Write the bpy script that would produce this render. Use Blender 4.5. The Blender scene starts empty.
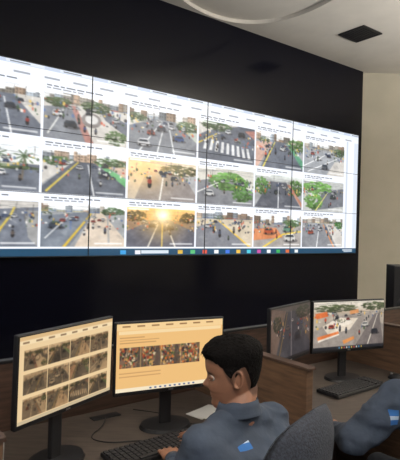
import bpy, bmesh, math, random
import numpy as np
from mathutils import Vector, Matrix, noise
random.seed(4); rng=np.random.RandomState(7)
scene=bpy.context.scene
scene.view_settings.view_transform='Standard'
COL=scene.collection
V=Vector
# ------------------------------------------------------------------ materials
def lin(c):
    c=np.asarray(c,dtype=float)/255.0
    return np.where(c<=0.04045,c/12.92,((c+0.055)/1.055)**2.4)
def L4(c): 
    l=lin(c); return (float(l[0]),float(l[1]),float(l[2]),1)
def mat(name,rgb,rough=0.6,metal=0.0,nscale=0,namt=0.0,bump=0.0,spec=0.5,bscale=None,stretch=None):
    m=bpy.data.materials.new(name); m.use_nodes=True
    nt=m.node_tree; b=nt.nodes['Principled BSDF']
    b.inputs['Base Color'].default_value=L4(rgb); b.inputs['Roughness'].default_value=rough
    b.inputs['Metallic'].default_value=metal; b.inputs['Specular IOR Level'].default_value=spec
    if nscale:
        tc=nt.nodes.new('ShaderNodeTexCoord'); mp=nt.nodes.new('ShaderNodeMapping')
        nt.links.new(tc.outputs['Object'],mp.inputs['Vector'])
        if stretch: mp.inputs['Scale'].default_value=stretch
        n=nt.nodes.new('ShaderNodeTexNoise'); n.inputs['Scale'].default_value=nscale; n.inputs['Detail'].default_value=5
        nt.links.new(mp.outputs[0],n.inputs['Vector'])
        r=nt.nodes.new('ShaderNodeValToRGB')
        a=L4([max(0,min(255,v*(1-namt))) for v in rgb]); c=L4([max(0,min(255,v*(1+namt))) for v in rgb])
        r.color_ramp.elements[0].position=.3; r.color_ramp.elements[1].position=.7
        r.color_ramp.elements[0].color=a; r.color_ramp.elements[1].color=c
        nt.links.new(n.outputs['Fac'],r.inputs[0]); nt.links.new(r.outputs[0],b.inputs['Base Color'])
        if bump:
            n2=nt.nodes.new('ShaderNodeTexNoise'); n2.inputs['Scale'].default_value=bscale or nscale; n2.inputs['Detail'].default_value=4
            nt.links.new(mp.outputs[0],n2.inputs['Vector'])
            bp=nt.nodes.new('ShaderNodeBump'); bp.inputs['Strength'].default_value=bump; bp.inputs['Distance'].default_value=.02
            nt.links.new(n2.outputs['Fac'],bp.inputs['Height']); nt.links.new(bp.outputs[0],b.inputs['Normal'])
    return m
def emis(name,rgb,s):
    m=mat(name,rgb); b=m.node_tree.nodes['Principled BSDF']
    b.inputs['Emission Color'].default_value=L4(rgb); b.inputs['Emission Strength'].default_value=s
    return m
M_black=mat('black_acrylic',(12,13,24),.16,nscale=2,namt=.05,spec=.27)
M_seam=mat('bezel_seam',(28,32,40),.5)
M_plastic=mat('black_plastic',(24,24,27),.45,nscale=40,namt=.1)
M_plastic2=mat('dark_grey_plastic',(48,49,53),.5,nscale=30,namt=.08)
M_key=mat('key_plastic',(30,30,33),.6)
M_ceil=mat('ceiling_plaster',(216,211,203),.9,nscale=3,namt=.02)
M_wall=mat('wall_paint',(176,170,154),.85,nscale=2,namt=.03)
M_floor=mat('floor_vinyl',(60,58,57),.5,nscale=6,namt=.1)
M_trim=mat('trim_paint',(120,112,98),.6)
M_wood=mat('walnut_laminate',(70,52,43),.5,nscale=7,namt=.25,stretch=(1,1,9))
M_wood2=mat('tan_laminate',(98,75,58),.5,nscale=7,namt=.18,stretch=(1,1,8))
M_desk=mat('desk_laminate',(76,68,62),.42,nscale=9,namt=.15,stretch=(1,6,1))
M_paper=mat('paper',(205,205,202),.8)
M_fab=mat('chair_fabric',(50,54,64),.9,nscale=160,namt=.2,bump=.2)
M_metal=mat('metal',(150,150,152),.3,metal=.9)
M_hair=mat('hair',(13,11,11),.8,nscale=120,namt=.5,bump=.5,spec=.12)
M_trou=mat('trousers',(38,42,50),.9,nscale=30,namt=.1)
M_shoe=mat('shoe_leather',(18,17,17),.35)
M_eye=mat('eye_white',(200,193,185),.3); M_iris=mat('iris',(35,22,16),.2)
M_mug=mat('ceramic',(190,190,190),.25)
M_added_lamp=emis('lamp_diffuser',(255,246,230),1.2)  # glowing underside of the added, out-of-view pendants
# ------------------------------------------------------------------ helpers
def link(o): COL.objects.link(o); return o
def empty(name,loc):
    e=bpy.data.objects.new(name,None); e.location=loc; e.empty_display_size=.1; return link(e)
def mk(name,vs,fs,m,parent=None,smooth=False):
    me=bpy.data.meshes.new(name); me.from_pydata([tuple(v) for v in vs],[],fs); 
    return fin(name,me,m,parent,smooth)
def fin(name,me,m,parent=None,smooth=False):
    o=bpy.data.objects.new(name,me); link(o)
    if m: me.materials.clear(); me.materials.append(m)
    if smooth: me.polygons.foreach_set('use_smooth',[True]*len(me.polygons))
    if parent is not None:
        me.transform(Matrix.Translation(-V(parent.location))); o.parent=parent
    me.update(); return o
def frame(origin,xd,yd,zd):
    M=Matrix.Identity(4)
    for i,a in enumerate((xd,yd,zd)):
        a=V(a).normalized()
        for j in range(3): M[j][i]=a[j]
    for j in range(3): M[j][3]=origin[j]
    return M
I4=Matrix.Identity(4)
def boxes(name,lst,m,parent=None,M=I4,bevel=0,seg=2):
    """lst of (cx,cy,cz,sx,sy,sz)"""
    bm=bmesh.new()
    for (cx,cy,cz,sx,sy,sz) in lst:
        bmesh.ops.create_cube(bm,size=1,matrix=Matrix.Translation((cx,cy,cz))@Matrix.Diagonal((sx,sy,sz,1)))
    if bevel: bmesh.ops.bevel(bm,geom=list(bm.edges),offset=bevel,segments=seg,affect='EDGES',profile=.5)
    bmesh.ops.recalc_face_normals(bm,faces=bm.faces)
    me=bpy.data.meshes.new(name); bm.to_mesh(me); bm.free(); me.transform(M)
    return fin(name,me,m,parent)
def rod(bm,p1,p2,r1,r2,seg=20,cap=True):
    p1=V(p1);p2=V(p2); d=(p2-p1); q=d.to_track_quat('Z','Y').to_matrix().to_4x4()
    bmesh.ops.create_cone(bm,cap_ends=cap,segments=seg,radius1=r1,radius2=r2,depth=d.length,matrix=Matrix.Translation((p1+p2)/2)@q)
def rods(name,lst,m,parent=None,seg=20,M=I4):
    bm=bmesh.new()
    for a in lst: rod(bm,*a,seg=seg)
    me=bpy.data.meshes.new(name); bm.to_mesh(me); bm.free(); me.transform(M)
    o=fin(name,me,m,parent,True)
    return o
def tube(name,pts,r,m,parent=None):
    cu=bpy.data.curves.new(name,'CURVE'); cu.dimensions='3D'; cu.bevel_depth=r; cu.bevel_resolution=3
    s=cu.splines.new('NURBS'); s.points.add(len(pts)-1)
    for i,p in enumerate(pts): s.points[i].co=(*p,1)
    s.use_endpoint_u=True; s.order_u=3
    t=bpy.data.objects.new(name+'_c',cu); link(t)
    dg=bpy.context.evaluated_depsgraph_get(); me=bpy.data.meshes.new_from_object(t.evaluated_get(dg))
    bpy.data.objects.remove(t)
    return fin(name,me,m,parent,True)
# ------------------------------------------------------------------ raster screens
def screen_mat(name,strength=1.0):
    m=bpy.data.materials.new(name); m.use_nodes=True; nt=m.node_tree; b=nt.nodes['Principled BSDF']
    b.inputs['Base Color'].default_value=(.01,.01,.012,1); b.inputs['Roughness'].default_value=.35
    a=nt.nodes.new('ShaderNodeAttribute'); a.attribute_name='Col'
    nt.links.new(a.outputs['Color'],b.inputs['Emission Color']); b.inputs['Emission Strength'].default_value=strength
    return m
M_scr=screen_mat('display_pixels',1.15)
M_scr2=screen_mat('monitor_pixels',.97)
def raster_obj(name,img,w,h,M,m,parent):
    """flat display: local x 0..w, z 0..h, facing -y"""
    H,W,_=img.shape
    xs=np.linspace(0,w,W); zs=np.linspace(h,0,H)
    X,Z=np.meshgrid(xs,zs)
    co=np.stack([X,np.zeros_like(X),Z],-1).reshape(-1,3)
    idx=np.arange(H*W).reshape(H,W)
    f=np.stack([idx[:-1,:-1],idx[1:,:-1],idx[1:,1:],idx[:-1,1:]],-1).reshape(-1,4)
    me=bpy.data.meshes.new(name)
    me.vertices.add(len(co)); me.vertices.foreach_set('co',co.ravel())
    me.loops.add(f.size); me.loops.foreach_set('vertex_index',f.ravel().astype(np.int32))
    me.polygons.add(len(f)); me.polygons.foreach_set('loop_start',np.arange(0,f.size,4,dtype=np.int32))
    me.update(calc_edges=True); me.validate()
    at=me.color_attributes.new('Col','FLOAT_COLOR','POINT')
    c=np.ones((H*W,4)); c[:,:3]=lin(np.clip(img,0,255).reshape(-1,3)); at.data.foreach_set('color',c.ravel())
    me.transform(M)
    return fin(name,me,m,parent)
def blur(a,n=1):
    for _ in range(n):
        p=np.pad(a,((1,1),(1,1),(0,0)),'edge')
        a=(p[:-2,1:-1]+p[2:,1:-1]+p[1:-1,:-2]+p[1:-1,2:]+2*p[1:-1,1:-1])/6
    return a
class Pic:
    def __init__(s,W,H,bg,ss=2):
        s.ss=ss; s.W=W*ss; s.H=H*ss
        s.a=np.ones((s.H,s.W,3))*np.array(bg,float)
        s.X,s.Y=np.meshgrid((np.arange(s.W)+.5)/s.W,(np.arange(s.H)+.5)/s.H)
    def put(s,mask,c,al=1.0):
        s.a[mask]=s.a[mask]*(1-al)+np.array(c,float)*al
    def p(s,c,pts,al=1.0):
        ins=np.zeros((s.H,s.W),bool); n=len(pts)
        for i in range(n):
            xi,yi=pts[i]; xj,yj=pts[i-1]
            if yi==yj: continue
            ins^=((yi>s.Y)!=(yj>s.Y))&(s.X<(xj-xi)*(s.Y-yi)/(yj-yi)+xi)
        s.put(ins,c,al)
    def r(s,c,x0,y0,x1,y1,al=1.0): s.put((s.X>=x0)&(s.X<x1)&(s.Y>=y0)&(s.Y<y1),c,al)
    def e(s,c,cx,cy,rx,ry,al=1.0): s.put(((s.X-cx)/rx)**2+((s.Y-cy)/ry)**2<1,c,al)
    def l(s,c,w,pts,al=.85):
        for (x0,y0),(x1,y1) in zip(pts[:-1],pts[1:]):
            dx,dy=x1-x0,y1-y0; q=dx*dx+dy*dy+1e-9
            t=np.clip(((s.X-x0)*dx+(s.Y-y0)*dy)/q,0,1)
            d=np.hypot(s.X-x0-t*dx,(s.Y-y0-t*dy)*.65)
            s.put(d<w*(.5+.5*(y0+t*(y1-y0))),c,al)
    def t(s,c,cx,cy,rx,ry,n=None):
        n=(n or 60)*2
        for i in range(n):
            a=rng.rand()*6.28; q=math.sqrt(rng.rand())
            k=.45+.5*rng.rand()+.4*(1-(q*math.sin(a)+1)/2)
            s.e(np.clip(np.array(c)*k,0,255),cx+rx*q*math.cos(a),cy+ry*q*math.sin(a),rx*.13,ry*.11,.85)
    def c(s,col,x,y,z):
        z*=.95
        s.e((45,45,50),x+z*.1,y+z*.42,z*.66,z*.3,.5)  # car's shadow, painted into the feed picture
        s.p(np.array(col)*.85,[(x-z*.5,y-z*.1),(x-z*.32,y-z*.5),(x+z*.3,y-z*.55),(x+z*.5,y-z*.1),(x+z*.5,y+z*.4),(x-z*.45,y+z*.45)])
        s.p(col,[(x-z*.3,y-z*.5),(x+z*.3,y-z*.55),(x+z*.26,y-z*.38),(x-z*.26,y-z*.36)])
        s.p((44,52,62),[(x-z*.42,y-z*.08),(x-z*.28,y-z*.36),(x+z*.28,y-z*.38),(x+z*.4,y-z*.1)])
        s.e((30,30,34),x-z*.3,y+z*.42,z*.1,z*.14); s.e((30,30,34),x+z*.34,y+z*.38,z*.1,z*.14)
    def m(s,x,y,z,col=None):
        z*=.75
        if col is None: col=[(130,50,46),(60,66,84),(190,188,184),(90,80,74),(70,84,70)][rng.randint(5)]
        s.e((40,38,40),x,y+z*.4,z*.16,z*.5); s.e(col,x,y-z*.05,z*.17,z*.36); s.e((36,32,32),x,y-z*.5,z*.11,z*.16)
    def g(s,top,bot,y0,y1):
        k=np.clip((s.Y-y0)/(y1-y0),0,1)[...,None]; mk=(s.Y>=y0)&(s.Y<y1)
        s.a[mk]=(np.array(top)*(1-k)+np.array(bot)*k)[mk]
    def glow(s,c,cx,cy,r,al):
        d=np.hypot(s.X-cx,(s.Y-cy)*.65)/r; k=(np.exp(-d*d)*al)[...,None]; s.a=s.a*(1-k)+np.array(c)*k
    def noise(s,amp):
        for q,w in((2,.5),(6,.9),(20,1.5)):
            h,ww=s.H//q+3,s.W//q+3
            k=rng.randn(h,ww)
            yy=np.arange(s.H)/q; xx=np.arange(s.W)/q; y0=yy.astype(int); x0=xx.astype(int); fy=(yy-y0)[:,None]; fx=(xx-x0)[None,:]
            kk=(k[y0][:,x0]*(1-fy)*(1-fx)+k[y0+1][:,x0]*fy*(1-fx)+k[y0][:,x0+1]*(1-fy)*fx+k[y0+1][:,x0+1]*fy*fx)
            s.a+=kk[...,None]*amp*w
    def street(s,n=1):
        """street clutter: poles, wires, kerb-side people, signs, parked and moving traffic, patches of worn asphalt"""
        for i in range(7):
            x=rng.rand(); y=.3+.6*rng.rand(); q=-1 if rng.rand()<.5 else 1
            s.p((70,72,78) if q<0 else (196,196,196),[(x,y),(x+.12*rng.rand(),y-.03),(x+.2*rng.rand(),y+.08),(x+.05,y+.1)],.13)
        for i in range(6):
            x=rng.rand(); y=.22+.25*rng.rand(); s.l((90,86,82),.006,[(x,y),(x+.01,y-.25)],.8)
        for i in range(4):
            y=.03+.15*rng.rand(); s.l((80,82,86),.004,[(0,y),(1,y+.1*rng.randn())],.5)
        for i in range(44):
            side=rng.rand()<.5; x=(rng.rand()*.34 if side else 1-rng.rand()*.34); y=.22+.36*rng.rand()
            col=[(50,52,60),(196,84,60),(224,220,214),(80,104,150),(224,186,90),(60,84,56),(40,40,44)][rng.randint(7)]
            s.e(col,x,y,.007+.010*rng.rand(),.012+.03*rng.rand(),.85)
        for i in range(8):
            x=.2+.6*rng.rand(); y=.24+.16*rng.rand(); q=rng.rand()
            s.c([(60,62,70),(224,224,226),(160,60,52),(80,96,130),(200,200,196)][rng.randint(5)],x,y,.035+.03*q+.1*(y-.24))
        for i in range(2):
            s.m(.25+.5*rng.rand(),.45+.35*rng.rand(),.12)
    def out(s):
        a=s.a.reshape(s.H//s.ss,s.ss,s.W//s.ss,s.ss,3).mean((1,3)); return np.clip(a,0,255)
FW,FH=105,69
def feed(k,W=FW,H=FH):
    P=Pic(W,H,(150,152,155)); road=(122,126,134); rd2=(102,108,120); walk=(196,192,186); bld=(150,140,130)
    def cityback(y=.3):
        P.g((244,246,248),(220,220,216),0,y)
        x=0
        while x<1:
            w=.04+.1*rng.rand(); h=.05+rng.rand()*y*.85; q=120+90*rng.rand(); tn=np.array([(q,q*.96,q*.9),(q,q*.86,q*.74),(q*.9,q*.95,q)][rng.randint(3)])
            P.r(tn,x,y-h,x+w,y); P.r(tn*.8,x+w*.75,y-h,x+w,y)
            for jj in range(3):
                for j in range(3): P.r(tn*.6,x+.01+j*w/3,y-h+.02+jj*h/3,x+.01+j*w/3+w/7,y-h+.02+jj*h/3+h/8)
            P.r([(170,60,50),(60,90,150),(220,200,120),(90,96,100)][rng.randint(4)],x,y-.03,x+w,y-.012,.7)
            x+=w
        P.t((74,92,62),rng.rand(),y*.9,.12,y*.35,25)
    if k==0:
        cityback(.28); P.p(rd2,[(0,.35),(.5,.22),(.75,.22),(1,.7),(1,1),(0,1)]); P.p(walk,[(.7,.2),(1,.2),(1,.75)])
        P.l((235,235,235),.012,[(.1,1),(.5,.3)]); P.l((235,235,235),.01,[(.7,1),(.62,.3)])
        P.c((235,238,240),.44,.5,.22); P.c((60,62,70),.68,.45,.12); P.c((200,60,50),.55,.3,.07); P.c((225,225,225),.2,.75,.25); P.m(.86,.7,.16)
    elif k==1:
        cityback(.22); P.p(walk,[(0,.25),(1,.2),(1,1),(0,1)]); P.p(road,[(0,.35),(.3,.25),(.45,.5),(.5,1),(0,1)])
        P.p((168,120,112),[(.3,.25),(.36,.25),(.58,1),(.48,1)]); P.p(rd2,[(.62,.2),(1,.45),(1,.75),(.72,.45)])
        P.e((128,122,120),.55,.5,.12,.16); P.e((200,198,196),.55,.48,.08,.1); P.t((70,92,60),.6,.2,.18,.12); P.t((80,95,66),.15,.22,.14,.1)
        P.t((84,110,70),.86,.82,.14,.16); P.m(.4,.55,.12); P.m(.47,.7,.13,(60,70,120)); P.c((220,220,222),.15,.45,.12); P.l((230,230,225),.01,[(.05,.9),(.22,.35)])
        P.c((60,64,72),.3,.65,.16); P.c((190,190,194),.85,.42,.1)
    elif k==2:
        cityback(.25); P.p(road,[(0,.4),(.4,.2),(.65,.2),(1,.6),(1,1),(0,1)]); P.p(walk,[(0,.25),(.35,.2),(0,.45)]); P.p((170,176,168),[(.65,.2),(1,.22),(1,.65)])
        P.t((78,100,66),.85,.28,.18,.13); P.t((70,90,62),.12,.22,.12,.1)
        for i in range(3): P.l((235,235,235),.01,[(.15+.25*i,1),(.45+.05*i,.25)])
        P.c((70,72,84),.45,.42,.14); P.c((170,80,70),.3,.55,.12); P.c((232,232,235),.6,.35,.1); P.c((52,80,140),.72,.6,.15); P.c((214,214,218),.2,.8,.18)
    elif k==3:
        P.a[:]=(94,100,112); P.p(walk,[(0,0),(.7,0),(.15,.25),(0,.4)]); P.t((66,90,56),.3,.1,.25,.12)
        for i in range(9): P.p((220,220,220),[(.12+i*.09,.45+i*.015),(.165+i*.09,.45+i*.015),(.13+i*.10,.74+i*.015),(.075+i*.10,.74+i*.015)],.9)
        P.c((60,62,70),.75,.22,.14); P.m(.4,.35,.14); P.p((170,120,110),[(.8,.1),(1,.05),(1,.3)]); P.l((225,190,60),.015,[(.0,.6),(.3,.3)]); P.c((220,222,226),.5,.2,.11)
    elif k==4:
        cityback(.25); P.p(rd2,[(.1,1),(.35,.22),(.6,.22),(1,.9),(1,1)]); P.p((90,150,120),[(.62,.22),(.7,.22),(1,.7),(1,.95)]); P.p((196,160,146),[(0,.3),(.33,.25),(.05,1),(0,1)])
        P.t((84,120,66),.85,.25,.2,.18); P.m(.4,.5,.16); P.m(.2,.62,.15,(200,80,60)); P.m(.28,.55,.15); P.c((225,225,225),.55,.4,.13); P.l((240,220,90),.014,[(.15,1),(.38,.25)])
    elif k==5:
        cityback(.22); P.p((152,156,162),[(0,.3),(1,.25),(1,1),(0,1)]); P.p(walk,[(.55,1),(.75,.55),(1,.5),(1,1)]); P.c((225,225,228),.35,.5,.13); P.c((60,62,72),.6,.38,.11); P.c((160,70,60),.2,.38,.1)
        P.l((238,238,238),.012,[(0,.8),(.6,.3)]); P.l((238,238,238),.012,[(.1,.95),(.8,.45)]); P.t((70,96,60),.85,.25,.15,.12); P.c((90,96,106),.5,.75,.16)
    elif k==6:
        P.g((238,243,247),(215,218,214),0,.4); P.p((180,178,172),[(0,.45),(1,.4),(1,1),(0,1)]); P.p(rd2,[(.2,1),(.75,.42),(1,.42),(1,1)])
        for x in (.3,.55,.82):
            P.l((110,98,80),.012,[(x,.75),(x+.02,.25)])
            for a in range(9):
                t=a/9*6.28; P.l((66,88,54),.012,[(x+.02,.24),(x+.02+.11*math.cos(t),.24+.16*math.sin(t)+.04)])
        P.c((230,230,230),.6,.62,.12); P.m(.8,.7,.14); P.t((84,104,64),.5,.5,.5,.05)
    elif k==7:
        cityback(.3); P.p((88,94,106),[(0,.85),(.35,.25),(.6,.25),(1,.7),(1,1),(0,1)]); P.p(walk,[(0,.3),(.36,.25),(0,.8)]); P.p((100,170,112),[(.62,.25),(.68,.25),(1,.55),(1,.75)])
        P.p((196,170,152),[(.7,.25),(1,.3),(1,.52)]); P.l((230,200,70),.014,[(.05,.95),(.4,.27)]); P.l((235,235,235),.01,[(.6,1),(.52,.3)])
        P.c((40,44,60),.72,.5,.16); P.c((215,216,220),.42,.38,.09); P.t((70,100,60),.15,.28,.15,.1); P.t((74,100,60),.8,.2,.2,.1)
    elif k==8:
        P.g((240,222,196),(206,184,156),0,.3); P.p((132,124,122),[(0,.3),(1,.3),(1,1),(0,1)]); P.p((186,172,154),[(0,.3),(.25,.3),(.1,1),(0,1)]); P.p((166,166,168),[(.8,.3),(1,.3),(1,.8)])
        P.t((84,84,52),.75,.2,.3,.14); P.glow((255,205,130),.22,.18,.35,.8); P.m(.3,.55,.24,(150,60,50)); P.c((60,60,66),.66,.42,.11); P.l((230,228,220),.012,[(.45,1),(.5,.35)])
    elif k==9:
        P.a[:]=(200,197,188); P.p((120,122,128),[(0,.4),(.5,.2),(1,.6),(1,1),(0,1)]); P.t((96,144,70),.55,.35,.34,.25,110); P.t((76,122,58),.8,.7,.2,.2,60); P.c((220,220,220),.2,.7,.16); P.l((235,235,230),.012,[(0,.7),(.35,.4)])
    elif k==10:
        P.g((214,219,214),(160,162,160),0,.25); P.p((88,92,102),[(0,1),(.3,.2),(.65,.2),(1,1)]); P.t((84,126,62),.15,.35,.16,.25); P.t((78,116,58),.85,.35,.16,.25); P.p((176,120,98),[(.66,.25),(.72,.25),(1,.8),(1,.95)]); P.c((40,44,54),.45,.5,.13); P.l((235,235,235),.01,[(.48,1),(.48,.22)]); P.c((230,230,230),.6,.35,.08)
    elif k==11:
        P.a[:]=(182,184,182); P.p((106,110,118),[(.2,1),(.5,.3),(1,.2),(1,.8)]); P.t((112,166,82),.35,.25,.35,.2,90); P.t((100,148,72),.25,.7,.22,.25,60); P.c((70,74,84),.72,.5,.14); P.l((236,224,120),.012,[(.3,1),(.6,.35)])
    elif k==12:
        P.a[:]=(108,114,126); P.p(walk,[(0,0),(1,0),(1,.12),(.55,.2),(0,.3)]); P.l((226,196,70),.018,[(.5,1),(.62,.6),(.72,.3),(.75,.15)]); P.l((235,235,235),.012,[(.15,1),(.45,.25)]); P.p((150,150,150),[(.85,.2),(1,.2),(1,1),(.9,.8)])
        P.c((214,216,220),.3,.55,.14); P.c((60,60,66),.55,.38,.1); P.m(.74,.7,.15)
    elif k==13:
        cityback(.2); P.p((114,122,134),[(0,.3),(.5,.18),(.6,.25),(.32,1),(0,1)]); P.p((204,188,170),[(.6,.2),(.72,.2),(1,.8),(1,1),(.38,1)]); P.l((228,186,50),.018,[(.26,1),(.5,.4),(.57,.22)]); P.c((70,80,96),.16,.5,.16); P.c((226,226,226),.36,.34,.1)
        P.l((150,150,150),.014,[(.8,.9),(.77,.1)]); P.t((66,92,60),.85,.15,.15,.1); P.m(.75,.6,.14); P.m(.6,.5,.12); P.l((235,235,235),.01,[(.05,.8),(.3,.3)])
    elif k==14:
        P.g((252,206,132),(204,150,98),0,.35); P.p((88,90,104),[(0,1),(.0,.6),(.38,.3),(.62,.3),(1,.6),(1,1)]); P.p((150,124,104),[(0,.35),(.38,.3),(0,.6)]); P.p((140,116,96),[(1,.35),(.62,.3),(1,.6)])
        P.l((220,216,206),.012,[(.3,1),(.45,.35)]); P.l((220,216,206),.012,[(.7,1),(.55,.35)]); P.l((220,190,90),.01,[(.5,1),(.5,.35)])
        P.t((70,64,40),.12,.22,.14,.14); P.t((70,64,40),.9,.22,.12,.14); P.c((40,36,40),.35,.45,.1); P.c((50,46,50),.62,.5,.12)
    elif k==15:
        cityback(.2); P.p((200,186,164),[(0,.22),(1,.2),(1,1),(0,1)]); P.p((122,124,132),[(0,.45),(.35,.25),(.95,1),(0,1)]); P.l((228,186,60),.018,[(.95,1),(.38,.25)]); P.m(.4,.6,.2); P.m(.3,.5,.16,(210,150,40)); P.m(.75,.45,.17,(170,70,50)); P.c((214,214,214),.2,.4,.12); P.m(.65,.5,.17)
    elif k==16:
        cityback(.3); P.p((158,152,148),[(0,.3),(1,.3),(1,1),(0,1)]); P.p((206,130,86),[(.0,.45),(.45,.4),(.6,.7),(0,.8)]); P.c((204,96,62),.3,.5,.2); P.c((100,150,124),.7,.42,.2); P.c((230,228,224),.75,.7,.25); P.t((80,110,66),.8,.25,.2,.12); P.l((235,200,60),.02,[(.2,1),(.6,.6),(1,.5)])
    else:
        cityback(.2); P.p((130,132,138),[(0,.3),(.55,.22),(.9,1),(0,1)]); P.p(walk,[(.55,.2),(1,.2),(1,1),(.85,1)]); P.l((220,136,76),.018,[(.78,1),(.5,.25)]); P.l((235,235,235),.012,[(.35,1),(.4,.3)]); P.c((170,80,60),.2,.5,.14); P.c((226,226,226),.42,.4,.1); P.m(.75,.5,.14); P.t((70,120,60),.9,.25,.12,.12)
    P.street()
    if k==14: P.glow((255,196,96),.5,.24,.32,.7); P.glow((255,250,220),.5,.18,.11,1)
    P.noise(5)
    P.r((246,246,246),.02,.02,.30,.055,.85); P.r((246,246,246),.62,.9,.97,.94,.6)
    a=blur(P.out(),1)
    g=a.mean(2,keepdims=True); a=g+(a-g)*.93
    return np.clip((a-128)*1.06+137,0,255)
# ------------------------------------------------------------------ room geometry
EYE=1.65; CEIL=4.50
D=V((.797,.604,0)).normalized(); N=V((D.y,-D.x,0))
P0=V((-1.26,5.64,0)); PW=1.65
BACK=-N
Mw=frame(P0,D,BACK,(0,0,1))
WE=5.12
boxes('wall_front',[((WE-9.0)/2,.20,CEIL/2,WE+9.0,.30,CEIL)],M_black,M=Mw)
boxes('trim_1',[((WE-9.0)/2,.035,.06,WE+9.0,.03,.12)],M_plastic,M=Mw)
boxes('wall_back',[(4.9,8.93,CEIL/2,4.4,.2,CEIL)],M_wall)
boxes('wall_right',[(6.6,2.9,CEIL/2,.2,12.2,CEIL)],M_wall)
boxes('baseboard_back',[(4.75,8.815,.05,3.7,.03,.1)],M_trim)
boxes('baseboard_right',[(6.485,2.9,.05,.03,11.7,.1)],M_trim)
boxes('floor',[(0,3,-.05,18,14,.1)],M_floor)
def ceiling():
    n=96; cx,cy,rx,ry=.60,4.45,1.3,2.42; x0,x1,y0,y1=-9,7,-4,9.6
    vs=[];fs=[]
    def outer(a):
        dx,dy=math.cos(a),math.sin(a); t=1e9
        if dx>1e-6:t=min(t,(x1-cx)/dx)
        if dx<-1e-6:t=min(t,(x0-cx)/dx)
        if dy>1e-6:t=min(t,(y1-cy)/dy)
        if dy<-1e-6:t=min(t,(y0-cy)/dy)
        return cx+dx*t,cy+dy*t
    cor=[math.atan2(y-cy,x-cx)%(2*math.pi) for x in (x0,x1) for y in (y0,y1)]
    an=sorted([i/n*2*math.pi for i in range(n)]+cor); n=len(an)
    def ring(f,z):
        s=len(vs)
        for a in an: x,y=f(a); vs.append((x,y,z))
        return s
    el=lambda k:(lambda a:(cx+rx*k*math.cos(a),cy+ry*k*math.sin(a)))
    R=[ring(outer,CEIL),ring(el(1.0),CEIL),ring(el(1.0),CEIL+.05)]
    for a,b in zip(R[:-1],R[1:]):
        for i in range(n): j=(i+1)%n; fs.append((a+i,a+j,b+j,b+i))
    fs.append([R[-1]+i for i in range(n)])
    s=ring(outer,CEIL+.3)
    for i in range(n): j=(i+1)%n; fs.append((s+i,s+j,R[0]+j,R[0]+i))
    fs.append([s+i for i in reversed(range(n))])
    mk('ceiling',vs,fs,M_ceil)
ceiling()
vc=V((2.20,7.10,CEIL-.012)); Mv=frame(vc,D,BACK,(0,0,1))
ve=empty('ceiling_vent',vc)
s=.20
boxes('frame',[(0,s,0,2*s+.03,.03,.02),(0,-s,0,2*s+.03,.03,.02),(s,0,0,.03,2*s,.02),(-s,0,0,.03,2*s,.02)],M_plastic,ve,Mv,.003)
boxes('grille_slats',[(0,-s+.02+i*.040,0,2*s,.022,.012) for i in range(10)]+[(0,0,.007,2*s,2*s,.004)],M_plastic,ve,Mv)
# ------------------------------------------------------------------ video wall
ZB,ZT=EYE-.327,EYE+1.70; SH=ZT-ZB
vw=empty('video_wall',P0+V((0,0,ZB)))
SX0,SX1=-2,3; PXU=175; Wt=(SX1-SX0)*PXU; Ht=300
img=np.ones((Ht,Wt,3))*np.array((240,244,252.))
img[0:7]=(196,208,228); img[7:15]=(232,238,246); img[8:14,200:700]=(250,252,254); img[15:22]=(240,243,248)
for x in range(10,860,60): img[1:6,x:x+42]=(222,230,242); img[3:5,x+4:x+26]=(120,128,140)
for x in range(20,860,34): img[17:20,x:x+18]=(160,166,178)
cols=[-2.19,-1.57,-.95,-.33,.295,.915,1.54,2.16]
rows=[(.125,.375),(.425,.665),(.715,.95)]
ids=[[4,2,0,1,2,3,4,5],[9,7,6,7,8,9,10,11],[14,12,12,13,14,15,16,17]]
for r,(a,b) in enumerate(rows):
    for ci,c in enumerate(cols):
        px=int((c-SX0)*PXU); py=int(a*Ht); f=feed(ids[r][ci],FW+1,int((b-a)*Ht))
        h,w=f.shape[:2]; x0=max(0,px); x1=min(Wt,px+w)
        if x1<=x0: continue
        img[py:py+h,x0:x1]=f[:,x0-px:x1-px]
        ty=py-10
        xx=x0+3
        while xx<x1-35:
            q=4+rng.randint(9); img[ty+1:ty+3,xx:xx+q]=(110,116,126); xx+=q+2
        xx=x0+3
        while xx<x1-60:
            q=4+rng.randint(7); img[ty+5:ty+7,xx:xx+q]=(150,154,162); xx+=q+2
img[22:286,int((2.80-SX0)*PXU):int((2.83-SX0)*PXU)]=(205,214,226)
img[22:286,int((2.93-SX0)*PXU):]=(214,222,234)
img[287:300]=(30,74,104)
tx0=int((.25-SX0)*PXU)
for i,c in enumerate([(60,160,220),(230,230,235),(220,180,70),(90,190,120),(220,90,70),(240,240,240),(70,120,220),(235,190,70),(80,200,220),(200,80,160),(240,240,240),(60,180,90),(220,110,60),(230,230,230)]):
    x=tx0+i*21+(45 if i>1 else 0); img[290:297,x:x+8]=c
img[290:296,tx0+30:tx0+72]=(210,220,228)
img[290:293,Wt-40:Wt-12]=(200,210,220); img[294:296,Wt-36:Wt-12]=(200,210,220)
Ms=frame(P0+D*(SX0*PW)+N*.012+V((0,0,ZB)),D,BACK,(0,0,1))
raster_obj('display_surface',img,(SX1-SX0)*PW,SH,Ms,M_scr,vw)
ML=frame(P0+V((0,0,ZB)),D,BACK,(0,0,1))
sl=[]
for i in range(SX0,SX1+1): sl.append((i*PW,-.012,SH/2,.012,.008,SH))
for j in range(4): sl.append((.5*PW,-.012,j*SH/3,5*PW,.008,.006 if j in(1,2) else .012))
boxes('panel_seams',sl,M_seam,vw,ML)
boxes('panel_housing',[(.5*PW,.022,SH/2,5*PW+.01,.06,SH+.01)],M_plastic,vw,ML)
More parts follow.
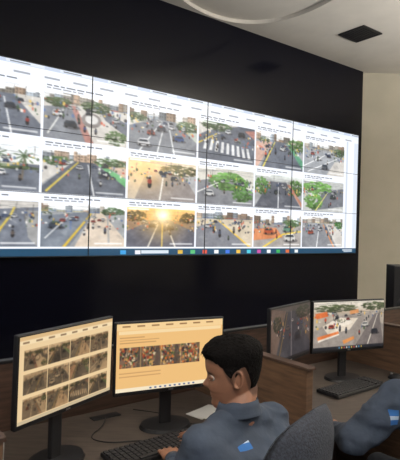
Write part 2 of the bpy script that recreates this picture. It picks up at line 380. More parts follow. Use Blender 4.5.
# ------------------------------------------------------------------ desks
U=V((.79,.613,0)).normalized(); NN=V((U.y,-U.x,0))
O1=V((-.12,2.21,0)); O2=V((.91,3.01,0)); DZ=.76
Md=frame(O1,U,-NN,(0,0,1))
de=empty('control_desk',O1)
boxes('desk_top',[(.55,0,DZ-.0175,4.3,.78,.035)],M_desk,de,Md,.004)
boxes('front_edge_strip',[(.55,-.392,DZ-.0175,4.3,.006,.037)],M_plastic,de,Md)
boxes('legs',[(x,0,.36,.04,.7,.72) for x in (-1.56,2.66)],M_wood,de,Md,.003)
boxes('cable_grommets',[(x,.3,DZ+.001,.14,.05,.006) for x in (-.15,1.15)],M_plastic,de,Md,.002)
boxes('back_panel',[(.55,.41,.525,4.3,.03,1.05)],M_wood,de,Md,.003)
boxes('back_panel_cap',[(.55,.41,1.057,4.3,.04,.014)],M_plastic,de,Md,.003)
boxes('side_partitions',[(x,.0,.525,.045,.80,1.05) for x in (-.85,.47,1.77)],M_wood2,de,Md,.004)
boxes('partition_caps',[(x,.0,1.057,.055,.82,.014) for x in (-.85,.47,1.77)],M_wood,de,Md,.003)
# ------------------------------------------------------------------ monitors
def page_A():
    W,H=180,112; P=Pic(W,H,(238,208,160),2)
    P.r((222,186,134),0,0,1,.05); P.r((246,222,180),0,.05,1,.10)
    for x in np.arange(.03,.9,.12): P.r((120,90,60),x,.065,x+.06,.085)
    a=P.out()
    for r in range(3):
        for c in range(4):
            f=feed([1,7,13,2, 12,0,4,5, 17,13,3,7][r*4+c],40,26)
            g=f.mean(2,keepdims=True); f=g+(f-g)*.5
            f=np.clip((f*.86)*np.array([.96,.80,.60])-6,0,255)
            y=18+r*31; x=8+c*41; a[y:y+f.shape[0],x:x+f.shape[1]]=f[:, :min(40,W-x)]
    a[107:112]=(205,185,150)
    return a
def page_B():
    W,H=200,120; P=Pic(W,H,(242,194,126),2)
    P.r((248,212,154),0,0,1,.10)
    for x in np.arange(.05,.95,.13): P.r((150,108,66),x,.035,x+.07,.055)
    P.r((250,220,168),.02,.11,.98,.16)
    for y in (.2,.24,.28): P.r((190,142,90),.03,y,.03+.2+.3*rng.rand(),y+.012)
    for y in (.72,.77): P.r((200,150,98),.03,y,.4,y+.012)
    a=P.out()
    P2=Pic(148,36,(128,100,80),2)
    for i in range(520):
        c=[(60,50,44),(196,150,90),(150,60,40),(70,90,50),(220,200,160),(40,40,50),(200,110,50)][rng.randint(7)]
        P2.e(c,rng.rand(),rng.rand(),.005+.010*rng.rand(),.03+.06*rng.rand())
    for x in (.2,.42,.66): P2.p((84,72,62),[(x,1),(x+.02,0),(x+.06,0),(x+.09,1)],.8)
    for x in (.25,.5,.75): P2.r((240,192,120),x-.005,0,x+.005,1)
    a[42:42+36,6:154]=blur(P2.out())
    a[113:120]=(248,232,200); 
    for x in range(60,150,9): a[115:118,x:x+4]=(90,110,150)
    return a
def page_C():
    P=Pic(170,104,(92,88,84),2); P.p((70,72,80),[(.1,1),(.35,.1),(.6,.1),(1,.8),(1,1)]); P.p((124,108,96),[(0,0),(.35,.08),(.08,1),(0,1)])
    P.p((102,94,88),[(.62,.1),(1,.15),(1,.75)]); P.l((160,160,160),.01,[(.5,1),(.48,.1)]); P.l((150,130,70),.012,[(.18,1),(.38,.12)])
    P.street(); P.t((52,60,44),.8,.15,.2,.12); P.t((60,66,48),.15,.3,.1,.15); P.c((110,100,96),.4,.4,.1); P.c((44,44,50),.65,.6,.16)
    P.noise(4); P.r((40,40,44),0,.95,1,1); a=P.out(); return a*np.array([.84,.78,.76])
def page_D():
    P=Pic(190,116,(196,182,168),2); P.g((238,236,232),(214,206,196),0,.2)
    P.p((186,178,170),[(0,.28),(1,.2),(1,1),(0,1)]); P.p((158,152,150),[(0,.6),(.35,.3),(.8,.25),(1,.55),(1,1),(0,1)])
    P.p((226,218,208),[(.12,.5),(.35,.34),(.62,.36),(.5,.6),(.2,.68)]); P.e((238,233,228),.38,.44,.16,.07); P.t((104,110,84),.38,.40,.07,.04,20)
    P.street(); P.t((86,98,70),.3,.14,.3,.08); P.t((80,92,64),.85,.12,.18,.09)
    P.p((118,112,114),[(.58,.95),(.86,.28),(.93,.28),(1,.95)]); P.l((240,236,230),.008,[(.76,.95),(.9,.3)])
    P.p((222,120,70),[(.02,.24),(.18,.2),(.2,.3),(.04,.35)]); P.p((226,130,76),[(.05,.72),(.34,.62),(.35,.67),(.06,.79)]); P.p((236,232,226),[(.06,.79),(.35,.67),(.355,.70),(.065,.83)]); P.p((224,150,90),[(.4,.82),(.56,.74),(.57,.80),(.42,.9)])
    P.p((214,150,100),[(.5,.2),(.62,.17),(.63,.25),(.5,.28)]); P.c((196,84,66),.24,.52,.08); P.c((230,230,230),.72,.5,.1); P.c((60,60,70),.86,.66,.11); P.m(.45,.6,.12); P.m(.64,.66,.1)
    P.noise(5); P.r((34,36,44),0,.935,1,1)
    for i in range(10): P.r([(80,160,220),(230,200,90),(220,90,70),(230,230,230)][i%4],.35+i*.035,.95,.365+i*.035,.985)
    return blur(P.out())*np.array([1,.97,.92])
def monitor(name,l,r,zt,zb,img,tilt=1.0):
    l=V((*l,0)); r=V((*r,0)); d=(r-l).normalized(); back=V((-d.y,d.x,0)); w=(r-l).length; h=zt-zb
    c=(l+r)/2; t=math.radians(tilt)
    up=V((0,0,1))*math.cos(t)+back*math.sin(t); bk=back*math.cos(t)-V((0,0,1))*math.sin(t)
    M=frame(c+V((0,0,zb)),d,bk,up)
    e=empty(name,c+back*.09+V((0,0,DZ)))
    boxes('bezel_body',[(0,.012,h/2,w,.022,h)],M_plastic,e,M,.004)
    boxes('rear_housing',[(0,.035,h/2,w*.6,.04,h*.6)],M_plastic2,e,M,.012)
    b=.008; ch=.018
    raster_obj('screen',img,w-2*b,h-b-ch,M@Matrix.Translation((-w/2+b,-.0006,ch)),M_scr2,e)
    boxes('logo',[(0,-.0002,.009,.022,.0016,.006)],M_metal,e,M)
    S=frame(c+V((0,0,DZ+.001)),d,back,(0,0,1))
    boxes('stand_neck',[(0,.065,(zb-DZ)/2+.06,.055,.022,(zb-DZ)+.12)],M_plastic,e,S,.006)
    bm=bmesh.new(); bmesh.ops.create_cone(bm,cap_ends=True,segments=40,radius1=.5,radius2=.47,depth=1,matrix=Matrix.Translation((0,.055,.007))@Matrix.Diagonal((.24,.19,.014,1)))
    me=bpy.data.meshes.new('stand_base'); bm.to_mesh(me); bm.free(); me.transform(S); fin('stand_base',me,M_plastic,e)
    return e
monitor('computer_monitor',(-.598,1.66),(-.354,2.08),EYE-.367,EYE-.690,page_A(),-1.0)
monitor('computer_monitor',(-.345,2.10),(.124,2.325),EYE-.400,EYE-.715,page_B(),.5)
monitor('computer_monitor',(.375,2.56),(.660,2.92),EYE-.395,EYE-.705,page_C(),.5)
monitor('computer_monitor',(.672,2.92),(1.17,3.13),EYE-.40,EYE-.71,page_D(),.5)
# ------------------------------------------------------------------ keyboard, mouse, papers, mug
def keyboard(cu,cn,O,rot=0):
    c=O+U*cu+NN*cn; q=Matrix.Rotation(rot,4,'Z')
    e=empty('keyboard',c+V((0,0,DZ))); M=frame(c+V((0,0,DZ)),U,-NN,(0,0,1))@q
    boxes('case',[(0,0,.010,.44,.15,.018)],M_plastic,e,M,.004)
    ks=[]
    for r in range(6):
        for i in range(19):
            x=-.205+i*.0228; y=-.058+r*.0225
            if r==0 and 4<=i<=8:
                if i==6: ks.append((x,y,.022,.108,.018,.008))
                continue
            if i in(15,): continue
            ks.append((x,y,.022,.019,.018,.008))
    boxes('keys',ks,M_key,e,M,.0015,1)
keyboard(-.14,.14,O1); keyboard(-.1,.10,O2)
def mouse(cu,cn,O):
    c=O+U*cu+NN*cn; e=empty('computer_mouse',c+V((0,0,DZ+.001))); M=frame(c+V((0,0,DZ+.001)),U,-NN,(0,0,1))
    bm=bmesh.new(); bmesh.ops.create_uvsphere(bm,u_segments=24,v_segments=14,radius=1)
    for v in bm.verts:
        v.co.z=max(v.co.z,0); v.co=V((v.co.x*.031,v.co.y*.055,v.co.z*.034*(1-.25*v.co.y)))
    me=bpy.data.meshes.new('shell'); bm.to_mesh(me); bm.free(); me.transform(M); fin('shell',me,M_plastic,e,True)
    rods('scroll_wheel',[((-.004,.032,.027),(.004,.032,.027),.008,.008)],M_metal,e,M=M)
mouse(.19,.16,O1); mouse(.3,.14,O2)
def sheet(cu,cn,O,a):
    c=O+U*cu+NN*cn; return frame(c+V((0,0,DZ)),U,-NN,(0,0,1))@Matrix.Rotation(a,4,'Z')
pe=empty('paper_stack',O1+U*.28-NN*.08+V((0,0,DZ)))
boxes('sheets',[(0,0,.002,.18,.10,.003)],M_paper,pe,sheet(.28,-.08,O1,.2)); boxes('top_sheet',[(0,0,.0042,.17,.10,.001)],M_paper,pe,sheet(.285,-.077,O1,.3))
def mug(p):
    e=empty('coffee_mug',p); n=32; prof=[(0,.0),(.036,0),(.040,.01),(.041,.09),(.038,.092),(.036,.088),(.035,.012),(0,.010)]
    vs=[];fs=[]
    for r,z in prof:
        for i in range(n):
            a=i/n*6.283; vs.append((p.x+r*math.cos(a),p.y+r*math.sin(a),p.z+z))
    for k in range(len(prof)-1):
        for i in range(n): j=(i+1)%n; fs.append((k*n+i,k*n+j,(k+1)*n+j,(k+1)*n+i))
    mk('body',vs,fs,M_mug,e,True)
    tube('handle',[(p.x-.038,p.y,p.z+.075),(p.x-.062,p.y-.008,p.z+.07),(p.x-.068,p.y-.01,p.z+.045),(p.x-.058,p.y-.008,p.z+.022),(p.x-.038,p.y,p.z+.02)],.005,M_mug,e)
mug(V((-.735,1.82,DZ+.001)))
ce=empty('cable',O1+V((0,0,DZ)))
def dk(u,n,z): return tuple(O1+U*u+NN*n+V((0,0,z)))
tube('keyboard_cable',[dk(-.15,.06,DZ+.01),dk(-.17,.02,DZ+.004),dk(-.28,-.02,DZ+.004),dk(-.33,-.12,DZ+.004),dk(-.2,-.2,DZ+.004),dk(-.15,-.3,DZ+.004)],.0025,M_plastic,ce)
tube('mouse_cable',[dk(.19,.10,DZ+.008),dk(.2,.04,DZ+.004),dk(.1,.0,DZ+.004),dk(.14,-.12,DZ+.004),dk(.0,-.3,DZ+.004)],.002,M_plastic,ce)
# ------------------------------------------------------------------ loudspeaker near back wall
sp=V((2.47,6.1,0)); se=empty('loudspeaker',sp); Msp=frame(sp,(1,0,0),(0,1,0),(0,0,1))
boxes('cabinet',[(0,0,.96,.28,.26,.66)],M_plastic,se,Msp,.012)
rods('drivers',[((0,-.135,.82),(0,-.128,.82),.10,.10),((0,-.14,.82),(0,-.135,.82),.05,.085),((0,-.135,1.1),(0,-.128,1.1),.05,.05),((0,-.142,1.1),(0,-.135,1.1),.015,.03)],M_plastic2,se,M=Msp,seg=32)
rods('stand',[((0,0,.02),(0,0,.64),.025,.025),((0,0,0),(0,0,.02),.17,.16)],M_plastic,se,M=Msp)
# ------------------------------------------------------------------ people
_ico=None
def ico():
    global _ico
    if _ico is None:
        b=bmesh.new(); bmesh.ops.create_icosphere(b,subdivisions=2,radius=1); _ico=[v.co.copy() for v in b.verts]; b.free()
    return _ico
class Blob:
    def __init__(s): s.bm=bmesh.new()
    def hull(s,*es):
        vs=[]
        for e in es:
            c=V(e[0]); r=e[1]; ax=e[2] if len(e)>2 else None
            if not hasattr(r,'__len__'): r=(r,r,r)
            for q in ico():
                if ax: p=c+ax[0]*q.x*r[0]+ax[1]*q.y*r[1]+ax[2]*q.z*r[2]
                else: p=c+V((q.x*r[0],q.y*r[1],q.z*r[2]))
                vs.append(s.bm.verts.new(p))
        o=bmesh.ops.convex_hull(s.bm,input=vs)
        bad=[g for g in set(o['geom_interior']+o['geom_unused']) if isinstance(g,bmesh.types.BMVert)]
        bmesh.ops.delete(s.bm,geom=bad,context='VERTS')
    def chain(s,pts,rs):
        for i in range(len(pts)-1): s.hull((pts[i],rs[i]),(pts[i+1],rs[i+1]))
    def addmesh(s,vs,fs):
        b=[s.bm.verts.new(v) for v in vs]
        for f in fs: s.bm.faces.new([b[i] for i in f])
    def build(s,name,m,parent,voxel,smooth=4,fac=.5,post=None):
        bmesh.ops.recalc_face_normals(s.bm,faces=s.bm.faces)
        me=bpy.data.meshes.new(name+'_t'); s.bm.to_mesh(me); s.bm.free()
        t=bpy.data.objects.new(name+'_t',me); link(t)
        r=t.modifiers.new('r','REMESH'); r.mode='VOXEL'; r.voxel_size=voxel; r.use_smooth_shade=True
        if smooth: q=t.modifiers.new('s','SMOOTH'); q.iterations=smooth; q.factor=fac
        dg=bpy.context.evaluated_depsgraph_get(); dg.update(); out=bpy.data.meshes.new_from_object(t.evaluated_get(dg))
        bpy.data.objects.remove(t)
        if post: post(out)
        return fin(name,out,m,parent,True)
ZT_=[0,.008,.022,.038,.050,.058,.063,.070,.080,.095,.112,.122,.134,.150,.170,.190,.208,.222,.230,.235]
F_=[.070,.083,.090,.086,.0885,.0905,.087,.0925,.089,.089,.085,.087,.0945,.0965,.0955,.088,.074,.052,.03,.005]
B_=[.015,-.01,-.035,-.05,-.058,-.062,-.064,-.068,-.074,-.082,-.088,-.092,-.096,-.099,-.1,-.097,-.088,-.068,-.045,-.02]
W_=[.024,.036,.048,.056,.060,.062,.063,.065,.067,.070,.073,.074,.0755,.077,.077,.073,.063,.046,.03,.005]
def head_pt(z,a):
    f=np.interp(z,ZT_,F_); b=np.interp(z,ZT_,B_); w=np.interp(z,ZT_,W_)
    cx=(f+b)/2; hl=(f-b)/2; ca,sa=math.cos(a),math.sin(a); e=2/2.25
    x=cx+hl*math.copysign(abs(ca)**e,ca); y=w*math.copysign(abs(sa)**e,sa)
    if x>0: y*=1-.16*(x/.09)
    if x>0:
        A=np.interp(z,[.074,.080,.088,.098,.112,.124,.132],[0,.018,.026,.020,.011,.005,0]); wd=np.interp(z,[.075,.088,.105,.13],[.017,.014,.009,.008])
        x+=A*math.exp(-(y/wd)**2)
        x-=.007*math.exp(-((abs(y)-.031)/.014)**2-((z-.116)/.010)**2)
        x+=.003*math.exp(-((abs(y)-.045)/.02)**2-((z-.088)/.015)**2)
    return V((x,y,z))
def skin_mat():
    m=bpy.data.materials.new('skin'); m.use_nodes=True; nt=m.node_tree; b=nt.nodes['Principled BSDF']
    a=nt.nodes.new('ShaderNodeAttribute'); a.attribute_name='Col'; nt.links.new(a.outputs['Color'],b.inputs['Base Color'])
    b.inputs['Roughness'].default_value=.5; b.inputs['Subsurface Weight'].default_value=.08; b.inputs['Subsurface Radius'].default_value=(.01,.004,.002)
    return m
M_skin=skin_mat(); M_hand=mat('hand_skin',(140,100,80),.5,nscale=60,namt=.06)
def shirt_mat(name,org,La,lr,zr,F,col=(57,67,83)):
    m=mat(name,col,.88,nscale=9,namt=.12,bump=.8,bscale=8); nt=m.node_tree; b=nt.nodes['Principled BSDF']
    src=b.inputs['Base Color'].links[0].from_socket
    tc=nt.nodes.new('ShaderNodeTexCoord')
    def dot(v):
        n=nt.nodes.new('ShaderNodeVectorMath'); n.operation='DOT_PRODUCT'; nt.links.new(tc.outputs['Object'],n.inputs[0]); n.inputs[1].default_value=v; return n.outputs['Value']
    def mth(op,a,c):
        n=nt.nodes.new('ShaderNodeMath'); n.operation=op
        if hasattr(a,'links'): nt.links.new(a,n.inputs[0])
        else: n.inputs[0].default_value=a
        if hasattr(c,'links'): nt.links.new(c,n.inputs[1])
        else: n.inputs[1].default_value=c
        return n.outputs[0]
    l=dot(tuple(La)); f=dot(tuple(F)); z=dot((0,0,1))
    msk=mth('MULTIPLY',mth('MULTIPLY',mth('GREATER_THAN',l,lr[0]),mth('LESS_THAN',l,lr[1])),mth('MULTIPLY',mth('GREATER_THAN',z,zr[0]),mth('LESS_THAN',z,zr[1])))
    msk=mth('MULTIPLY',msk,mth('LESS_THAN',f,org))
    mid=mth('MULTIPLY',mth('GREATER_THAN',z,(zr[0]*.65+zr[1]*.35)),mth('LESS_THAN',z,(zr[0]*.4+zr[1]*.6)))
    mc=nt.nodes.new('ShaderNodeMix'); mc.data_type='RGBA'; nt.links.new(mid,mc.inputs[0]); mc.inputs[6].default_value=L4((48,104,170)); mc.inputs[7].default_value=L4((170,188,208))
    mx=nt.nodes.new('ShaderNodeMix'); mx.data_type='RGBA'; nt.links.new(msk,mx.inputs[0]); nt.links.new(src,mx.inputs[6]); nt.links.new(mc.outputs[2],mx.inputs[7])
    nt.links.new(mx.outputs[2],b.inputs['Base Color']); return m
UP=V((0,0,1))
def hand(name,w,d,side,parent,curl=.5):
    d=V(d).normalized(); lat=UP.cross(d).normalized()
    th=-side
    B=Blob(); ax=(d,lat,UP)
    B.hull((w,(.02,.026,.018),ax),(w+d*.035,(.02,.034,.016),ax)); B.hull((w+d*.035,(.02,.036,.015),ax),(w+d*.078,(.015,.040,.012),ax))
    for i,(off,ln) in enumerate([(.030,.072),(.010,.080),(-.010,.075),(-.030,.058)]):
        y=off*th; p=w+d*(.082-.006*abs(i-1))+lat*y
        dr=(d+lat*(y*2.2)).normalized(); pts=[p]; ang=-.05
        for k,fr in enumerate((.45,.32,.23)):
            ang+= (-.12,-.45,-.4)[k]*curl*2
            pts.append(pts[-1]+(dr*math.cos(ang)+UP*math.sin(ang))*ln*fr)
        B.chain(pts,[.0098,.0088,.0080,.0070])
    p=w+d*.02+lat*.022*th; t1=p+(d*.6+lat*.75*th-UP*.15).normalized()*.042; t2=t1+(d*.9+lat*.3*th-UP*.15).normalized()*.030; t3=t2+(d*.97+lat*.05*th-UP*.2).normalized()*.024
    B.chain([p,t1,t2,t3],[.016,.0115,.0095,.008])
    B.build(name,M_hand,parent,.0035,3)
def human(name,pel,F,lean,head_o,head_f,head_pitch,arms,shirt,arm_k=1.0):
    F=V((*F,0)).normalized(); Lf=UP.cross(F)
    e=empty(name,(pel[0],pel[1],0)); pel=V(pel)
    ax=(F,Lf,UP)
    neck=pel+UP*.50+F*lean
    sh={s:neck-UP*.065+Lf*s*.178 for s in(1,-1)}
    B=Blob()
    wa=pel+UP*.17+F*lean*.2; ch=pel+UP*.33+F*lean*.6
    B.hull((pel+UP*.0,(.125,.175,.09),ax),(wa,(.115,.155,.08),ax))
    B.hull((wa,(.115,.155,.08),ax),(ch,(.122,.172,.09),ax))
    B.hull((ch,(.122,.172,.09),ax),(neck-UP*.075,(.075,.15,.04),ax))
    B.hull((neck-UP*.02,.058),(sh[1]-Lf*.02,.05),(sh[-1]+Lf*.02,.05))
    K=arm_k
    for s in(1,-1):
        el,wr,hd=[V(q) for q in arms[s]]
        B.hull((sh[s],.064*K),(sh[s]*.5+el*.5,.058*K)); B.hull((sh[s]*.5+el*.5,.058*K),(el,.050*K)); B.hull((el,.050*K),(el*.6+wr*.4,.047*K)); B.hull((el*.6+wr*.4,.047*K),(wr,.033))
        B.hull((sh[s],.062),(ch+Lf*s*.09,(.09,.08,.08),ax))
    def wrinkle(me):
        nn=[v.normal.copy() for v in me.vertices]
        for v,nr in zip(me.vertices,nn):
            q=v.co; fold=1-abs(noise.noise(V((q.x*9+5,q.y*9,q.z*20+q.x*6)))*2.2)
            n=noise.noise(V((q.x*9,q.y*9,q.z*16)))*.008+fold*.007+noise.noise(q*28)*.003-.004
            v.co=q+nr*n
    B.build('shirt',shirt,e,.0090,6,.5,wrinkle)
    vs=[];fs=[];n=40
    hc=V(head_o)
    for k,(r,z) in enumerate([(.066,-.018),(.061,.012),(.059,.032),(.063,.034),(.068,.016),(.078,-.010)]):
        for i in range(n):
            a=i/n*6.283; d=F*math.cos(a)*1.03+Lf*math.sin(a); vs.append(neck+d*r+UP*(z-.012*math.cos(a))+F*.004)
    for k in range(5):
        for i in range(n):
            j=(i+1)%n; fs.append((k*n+i,k*n+j,(k+1)*n+j,(k+1)*n+i))
    mk('collar',vs,fs,shirt,e,True)
    for s,nm in((1,'hand_l'),(-1,'hand_r')):
        el,wr,hd=[V(q) for q in arms[s]]
        d=V((hd.x,hd.y,0)).normalized(); hand(nm,wr-V((0,0,.004))+d*.012,d,s,e)
        rods('cuff_l' if s>0 else 'cuff_r',[(wr-(wr-el).normalized()*.03,wr+(wr-el).normalized()*.012,.036,.032)],shirt,e)
    B=Blob()
    B.hull((pel+UP*.03,(.125,.175,.07),ax),(pel-UP*.01,(.125,.18,.07),ax))
    for s in(1,-1):
        hp=pel+Lf*s*.09-UP*.005; kn=pel+F*.43+Lf*s*.12-UP*.02; an=kn+F*.0-UP*(kn.z-.11)
        B.hull((hp,.088),(hp*.5+kn*.5,.078)); B.hull((hp*.5+kn*.5,.078),(kn,.062)); B.hull((kn,.062),(kn*.6+an*.4,.056)); B.hull((kn*.6+an*.4,.056),(an,.05))
    B.build('trousers',M_trou,e,.012,5)
    for s,nm in((1,'shoe_l'),(-1,'shoe_r')):
        an=pel+F*.43+Lf*s*.12; an.z=.0
        B=Blob(); B.hull((an+UP*.085,(.045,.042,.03),ax),(an+UP*.035-F*.03,(.04,.036,.033),ax),(an+UP*.035+F*.06,(.05,.042,.033),ax)); B.hull((an+UP*.035+F*.06,(.05,.042,.033),ax),(an+UP*.028+F*.16,(.05,.044,.026),ax))
        B.build(nm,M_shoe,e,.008,3)
    hf=V((*head_f,0)).normalized(); hl=UP.cross(hf); pr=math.radians(head_pitch)
    fx=hf*math.cos(pr)-UP*math.sin(pr); uz=UP*math.cos(pr)+hf*math.sin(pr)
    MH=frame(hc,fx,hl,uz)@Matrix.Scale(.97,4); MHi=MH.inverted()
    nz,na=90,96; zs=[.235*(1-math.cos(math.pi*(i+.5)/nz))/2 for i in range(nz)]
    vs=[];fs=[]
    for z in zs:
        for j in range(na): vs.append(MH@head_pt(z,2*math.pi*j/na))
    for i in range(nz-1):
        for j in range(na): k=(j+1)%na; fs.append((i*na+j,i*na+k,(i+1)*na+k,(i+1)*na+j))
    fs.append(list(range(na))[::-1]); fs.append([(nz-1)*na+j for j in range(na)])
    B=Blob(); B.addmesh(vs,fs)
    B.hull((neck-UP*.03,(.055,.058,.03),ax),(MH@V((-.028,0,.065)),(.050,.050,.03),(fx,hl,uz)))
    for s in(1,-1):
        ring=[MH@V((-.012+.016*math.cos(2*math.pi*i/14)-.004*math.sin(2*math.pi*i/14),s*(.077+(.006 if math.cos(2*math.pi*i/14)<0 else .001)),.114+.028*math.sin(2*math.pi*i/14))) for i in range(15)]
        B.chain(ring,[.0040]*15)
        B.hull((MH@V((-.010,s*.071,.113)),(.012,.006,.022),(fx,hl,uz)),(MH@V((-.006,s*.066,.113)),(.011,.006,.022),(fx,hl,uz)))
        B.hull((MH@V((-.004,s*.075,.088)),.006),(MH@V((-.002,s*.070,.092)),.007))
    def post(me):
        at=me.color_attributes.new('Col','FLOAT_COLOR','POINT'); base=lin((150,107,85)); lip=lin((128,74,66)); br=lin((26,19,16)); sh_=lin((78,58,50))
        for i,v in enumerate(me.vertices):
            q=MHi@v.co; c=base*(1+.12*noise.noise(q*30)+.06*noise.noise(q*110))
            if q.x>.06:
                if .053<q.z<.073 and abs(q.y)<.024: k=max(0,1-abs(q.z-.063)/.011)*max(0,1-(abs(q.y)/.026)**2); c=c*(1-k)+lip*k
                k=math.exp(-((abs(q.y)-.032)/.017)**4-((q.z-.133+.1*max(0,abs(q.y)-.04))/.0048)**2); c=c*(1-k)+br*k
            d=abs(math.degrees(math.atan2(q.y,q.x)))
            hl_=np.interp(d,[0,50,62,75,88,100,112,125,140,180],[.172,.165,.150,.105,.088,.138,.140,.09,.045,.035])
            k=max(0,min(1,(q.z-hl_+.004)/.012))*.7; c=c*(1-k)+sh_*k*.5
            at.data[i].color=(c[0],c[1],c[2],1)
    B.build('head',M_skin,e,.0032,2,.4,post)
    bm=bmesh.new(); bm2=bmesh.new()
    for s in(1,-1):
        bmesh.ops.create_uvsphere(bm,u_segments=20,v_segments=12,radius=.0112,matrix=MH@Matrix.Translation((.0725,s*.031,.1165)))
        bmesh.ops.create_uvsphere(bm2,u_segments=16,v_segments=10,radius=.0056,matrix=MH@Matrix.Translation((.0796,s*.031,.1165)))
    for b_,nm,mm in((bm,'eyeballs',M_eye),(bm2,'irises',M_iris)):
        me=bpy.data.meshes.new(nm); b_.to_mesh(me); b_.free(); fin(nm,me,mm,e,True)
    B=Blob()
    for s in(1,-1):
        for zz,rr in((.1225,.0042),(.1105,.0034)):
            pp=[MH@V((.0825-.010*abs(t)**2,s*(.031+t*.015),zz-(.004*t*t if zz>.115 else -.004*t*t))) for t in(-1,-.5,0,.5,1)]
            B.chain(pp,[rr*.7,rr,rr,rr,rr*.7])
    B.build('eyelids',M_hand,e,.0018,1)
    # hair shell
    C0=V((0,0,.13)); vs=[];fs=[]
    def hairline(a):
        d=abs(math.degrees((a+math.pi)%(2*math.pi)-math.pi))
        return np.interp(d,[0,35,50,62,72,80,90,102,112,120,140,180],[.174,.176,.172,.160,.146,.116,.100,.142,.146,.115,.062,.052])
    def thick(z,a,p):
        hlz=hairline(a)+.004*noise.noise(p*90); k=(z-hlz)/.018
        if k<0: return -.006
        k=min(1,k); d=abs((a+math.pi)%(2*math.pi)-math.pi)
        top=max(0,min(1,(z-.150)/.05)); top=top*top*(3-2*top)
        th=.004+.012*top+ (.005*top if d<.8 else 0)
        nn=noise.noise(V((p.x*30,p.y*50,p.z*40)))*.25+noise.noise(p*120)*.12
        return -.003+(th+.003)*k*(1+nn*(.15+.8*top))
    nz2,na2=110,140; zs=[.236*(1-math.cos(math.pi*(i+.5)/nz2))/2 for i in range(nz2)]
    for z in zs:
        z2=min(z,.2345)
        for j in range(na2):
            a=2*math.pi*j/na2; p=head_pt(z2,a); 
            if z2<.135 and p.x>.05: vs.append(MH@(C0+(p-C0)*.8)); continue
            d=(p-C0).normalized(); vs.append(MH@(p+d*thick(z2,a,p)))
    for i in range(nz2-1):
        for j in range(na2): k=(j+1)%na2; fs.append((i*na2+j,i*na2+k,(i+1)*na2+k,(i+1)*na2+j))
    fs.append(list(range(na2))[::-1]); fs.append([(nz2-1)*na2+j for j in range(na2)])
    mk('hair',vs,fs,M_hair,e,True)
    vs=[];fs=[]
    for q in range(3600):
        a=random.uniform(-math.pi,math.pi); z=.235-.085*random.random()**1.2
        if z<hairline(a)+.006: continue
        p=head_pt(z,a); d=(p-C0).normalized(); th=thick(z,a,p)
        if th<.003: continue
        b0=p+d*(th-.003); flow=V((.8,random.uniform(-.3,.3),-.1)) if z>.185 else V((.15,0,-1))
        flow=(flow-d*flow.dot(d)).normalized(); sd=flow.cross(d)
        top=z>.19
        ln=random.uniform(.008,.018) if top else random.uniform(.005,.009); w=.0010; lf=random.uniform(.02,.20)
        tip=b0+flow*ln+d*ln*lf; i0=len(vs)
        for r in (b0+sd*w,b0-sd*w,b0+d*w*1.2,tip): vs.append(MH@r)
        fs+= [(i0,i0+1,i0+3),(i0+1,i0+2,i0+3),(i0+2,i0,i0+3)]
    mk('hair_clumps',vs,fs,M_hair,e)
    return e
F1=V((-.70,.71,0)).normalized(); Lf1=UP.cross(F1)
pel1=V((.225,1.565,.56))
sm1=shirt_mat('uniform_shirt_a',.045,Lf1,(.035,.085),(.975,1.015),F1)
arms1={1:((-.035,1.575,.785),(-.075,1.835,.800),(-.25,.97,0)), -1:((.235,1.955,.815),(.07,2.06,.80),(-.9,.44,0))}
human('seated_man',pel1,F1.xy,.115,(.143,1.695,1.056),(-.99,.06),8,arms1,sm1)
pel2=V((.985,1.93,.58)); F2=V((-.5,.87,0)).normalized(); Lf2=UP.cross(F2)
sm2=shirt_mat('uniform_shirt_b',.2,Lf2,(.235,.265),(.945,1.0),F2)
nk=pel2+UP*.5+F2*.10
arms2={1:((.605,1.90,.86),(.61,2.145,.81),(-.1,.99,0)), -1:((1.15,2.27,.84),(1.04,2.48,.81),(-.6,.8,0))}
human('seated_man',pel2,F2.xy,.10,(nk.x+F2.x*.02+.02,nk.y+F2.y*.02,1.095),(-.3,.95),8,arms2,sm2,1.18)
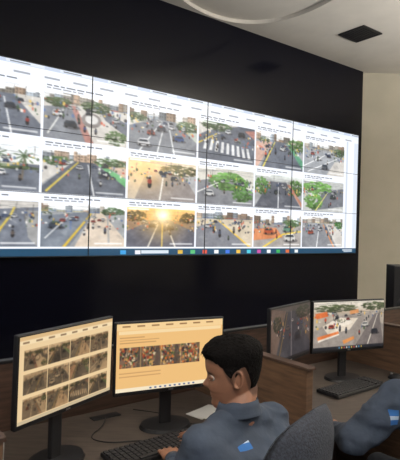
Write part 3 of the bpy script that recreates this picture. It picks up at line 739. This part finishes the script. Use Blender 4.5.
# ------------------------------------------------------------------ office chairs
def chair(pel,F,name='office_chair'):
    F=V((F[0],F[1],0)).normalized(); Lf=UP.cross(F); c=V((pel[0],pel[1],0))
    e=empty(name,c); M=frame(c,F,Lf,UP)
    boxes('seat',[(.09,0,.43,.50,.48,.075)],M_fab,e,M,.03,4)
    nu,nv=28,28; vs=[];fs=[]
    for side in(0,1):
        for i in range(nv+1):
            v=i/nv; z=.60+.57*v
            for j in range(nu+1):
                u=-1+2*j/nu
                hw=.205*(1-.08*(1-v)); 
                vv=2*v-1; k=(1-abs(vv)**5)**(1/2.2) if abs(vv)<1 else 0
                y=hw*u*max(k,.0)
                x=-.165+.045*(y/.2)**2-.05*v+.03*math.exp(-((v-.3)/.25)**2)-side*(.045*max(0,(1-abs(u)**4))*max(0,1-abs(vv)**6)+.004)
                vs.append(M@V((x,y,z)))
    o=(nu+1)*(nv+1)
    for s in(0,1):
        for i in range(nv):
            for j in range(nu):
                a=s*o+i*(nu+1)+j; f=(a,a+1,a+nu+2,a+nu+1); fs.append(f if s==0 else f[::-1])
    for i in range(nv):
        for j in(0,nu):
            a=i*(nu+1)+j; fs.append((a,a+nu+1,a+nu+1+o,a+o))
    mk('backrest',vs,fs,M_fab,e,True)
    rods('column',[((.05,0,.10),(.05,0,.39),.028,.024)],M_plastic,e,M=M)
    boxes('spine_bar',[(-.19,0,.53,.02,.07,.26),(-.08,0,.385,.24,.07,.02)],M_plastic,e,M,.006)
    boxes('armrest_pads',[(.06,s*.285,.68,.24,.065,.028) for s in(1,-1)],M_plastic,e,M,.01)
    boxes('armrest_posts',[(.04,s*.285,.54,.05,.022,.26) for s in(1,-1)]+[(.04,s*.24,.40,.05,.11,.02) for s in(1,-1)],M_plastic,e,M,.005)
    l=[];w=[]
    for k in range(5):
        a=k*2*math.pi/5+.3; p=V((.05+.30*math.cos(a),.30*math.sin(a),.075)); l.append(((.05,0,.11),p,.026,.016)); l.append((p,(p.x,p.y,.05),.010,.010))
        t=V((-math.sin(a),math.cos(a),0)); w.append((V((p.x,p.y,.028))-t*.022,V((p.x,p.y,.028))+t*.022,.028,.028))
    rods('star_base',l,M_plastic,e,M=M); rods('casters',w,M_plastic2,e,M=M)
chair((pel1.x-.075,pel1.y-.07),(-.80,.60)); chair(pel2,F2)
# ------------------------------------------------------------------ lights
def added_pendant(x,y,z,rot,pd,pu):  # unseen fixtures added out of frame; their uplights brighten ceiling and walls
    e=empty('added_pendant_lamp',(x,y,z)); R=Matrix.Translation((x,y,z))@Matrix.Rotation(rot,4,'Z')
    boxes('housing',[(0,0,0,1.5,.3,.05)],M_metal,e,R,.008); boxes('diffuser',[(0,0,-.028,1.42,.24,.008)],M_added_lamp,e,R)
    rods('suspension_wires',[((-.6,0,.02),(-.6,0,CEIL-z),.003,.003),((.6,0,.02),(.6,0,CEIL-z),.003,.003)],M_metal,e,M=R)
    for nm,dz,p,fl in(('down',-.045,pd,0),('up',.045,pu,math.pi)):
        li=bpy.data.lights.new('lamp_'+nm,'AREA'); li.shape='RECTANGLE'; li.size=1.4; li.size_y=.24; li.energy=p; li.color=(1,.96,.90)
        o=bpy.data.objects.new('light_'+nm,li); link(o); o.parent=e; o.location=(0,0,dz); o.rotation_euler=(fl,0,rot)
added_pendant(.6,-.9,3.3,0,42,230)
added_pendant(4.9,3.6,2.8,1.57,40,540)
added_pendant(-3.6,.2,3.3,0,20,120)
w=bpy.data.worlds.new('World'); scene.world=w; w.use_nodes=True
w.node_tree.nodes['Background'].inputs[0].default_value=(.78,.84,.95,1); w.node_tree.nodes['Background'].inputs[1].default_value=.25
# ------------------------------------------------------------------ camera
cd=bpy.data.cameras.new('Camera'); cam=bpy.data.objects.new('Camera',cd); link(cam)
cd.sensor_fit='HORIZONTAL'; cd.sensor_width=36; cd.lens=36*500/400; cd.clip_start=.05
cam.matrix_world=Matrix.Translation((0,0,EYE))@Matrix.Rotation(math.radians(90),4,'X')@Matrix.Rotation(.0262,4,'Z')
scene.camera=cam
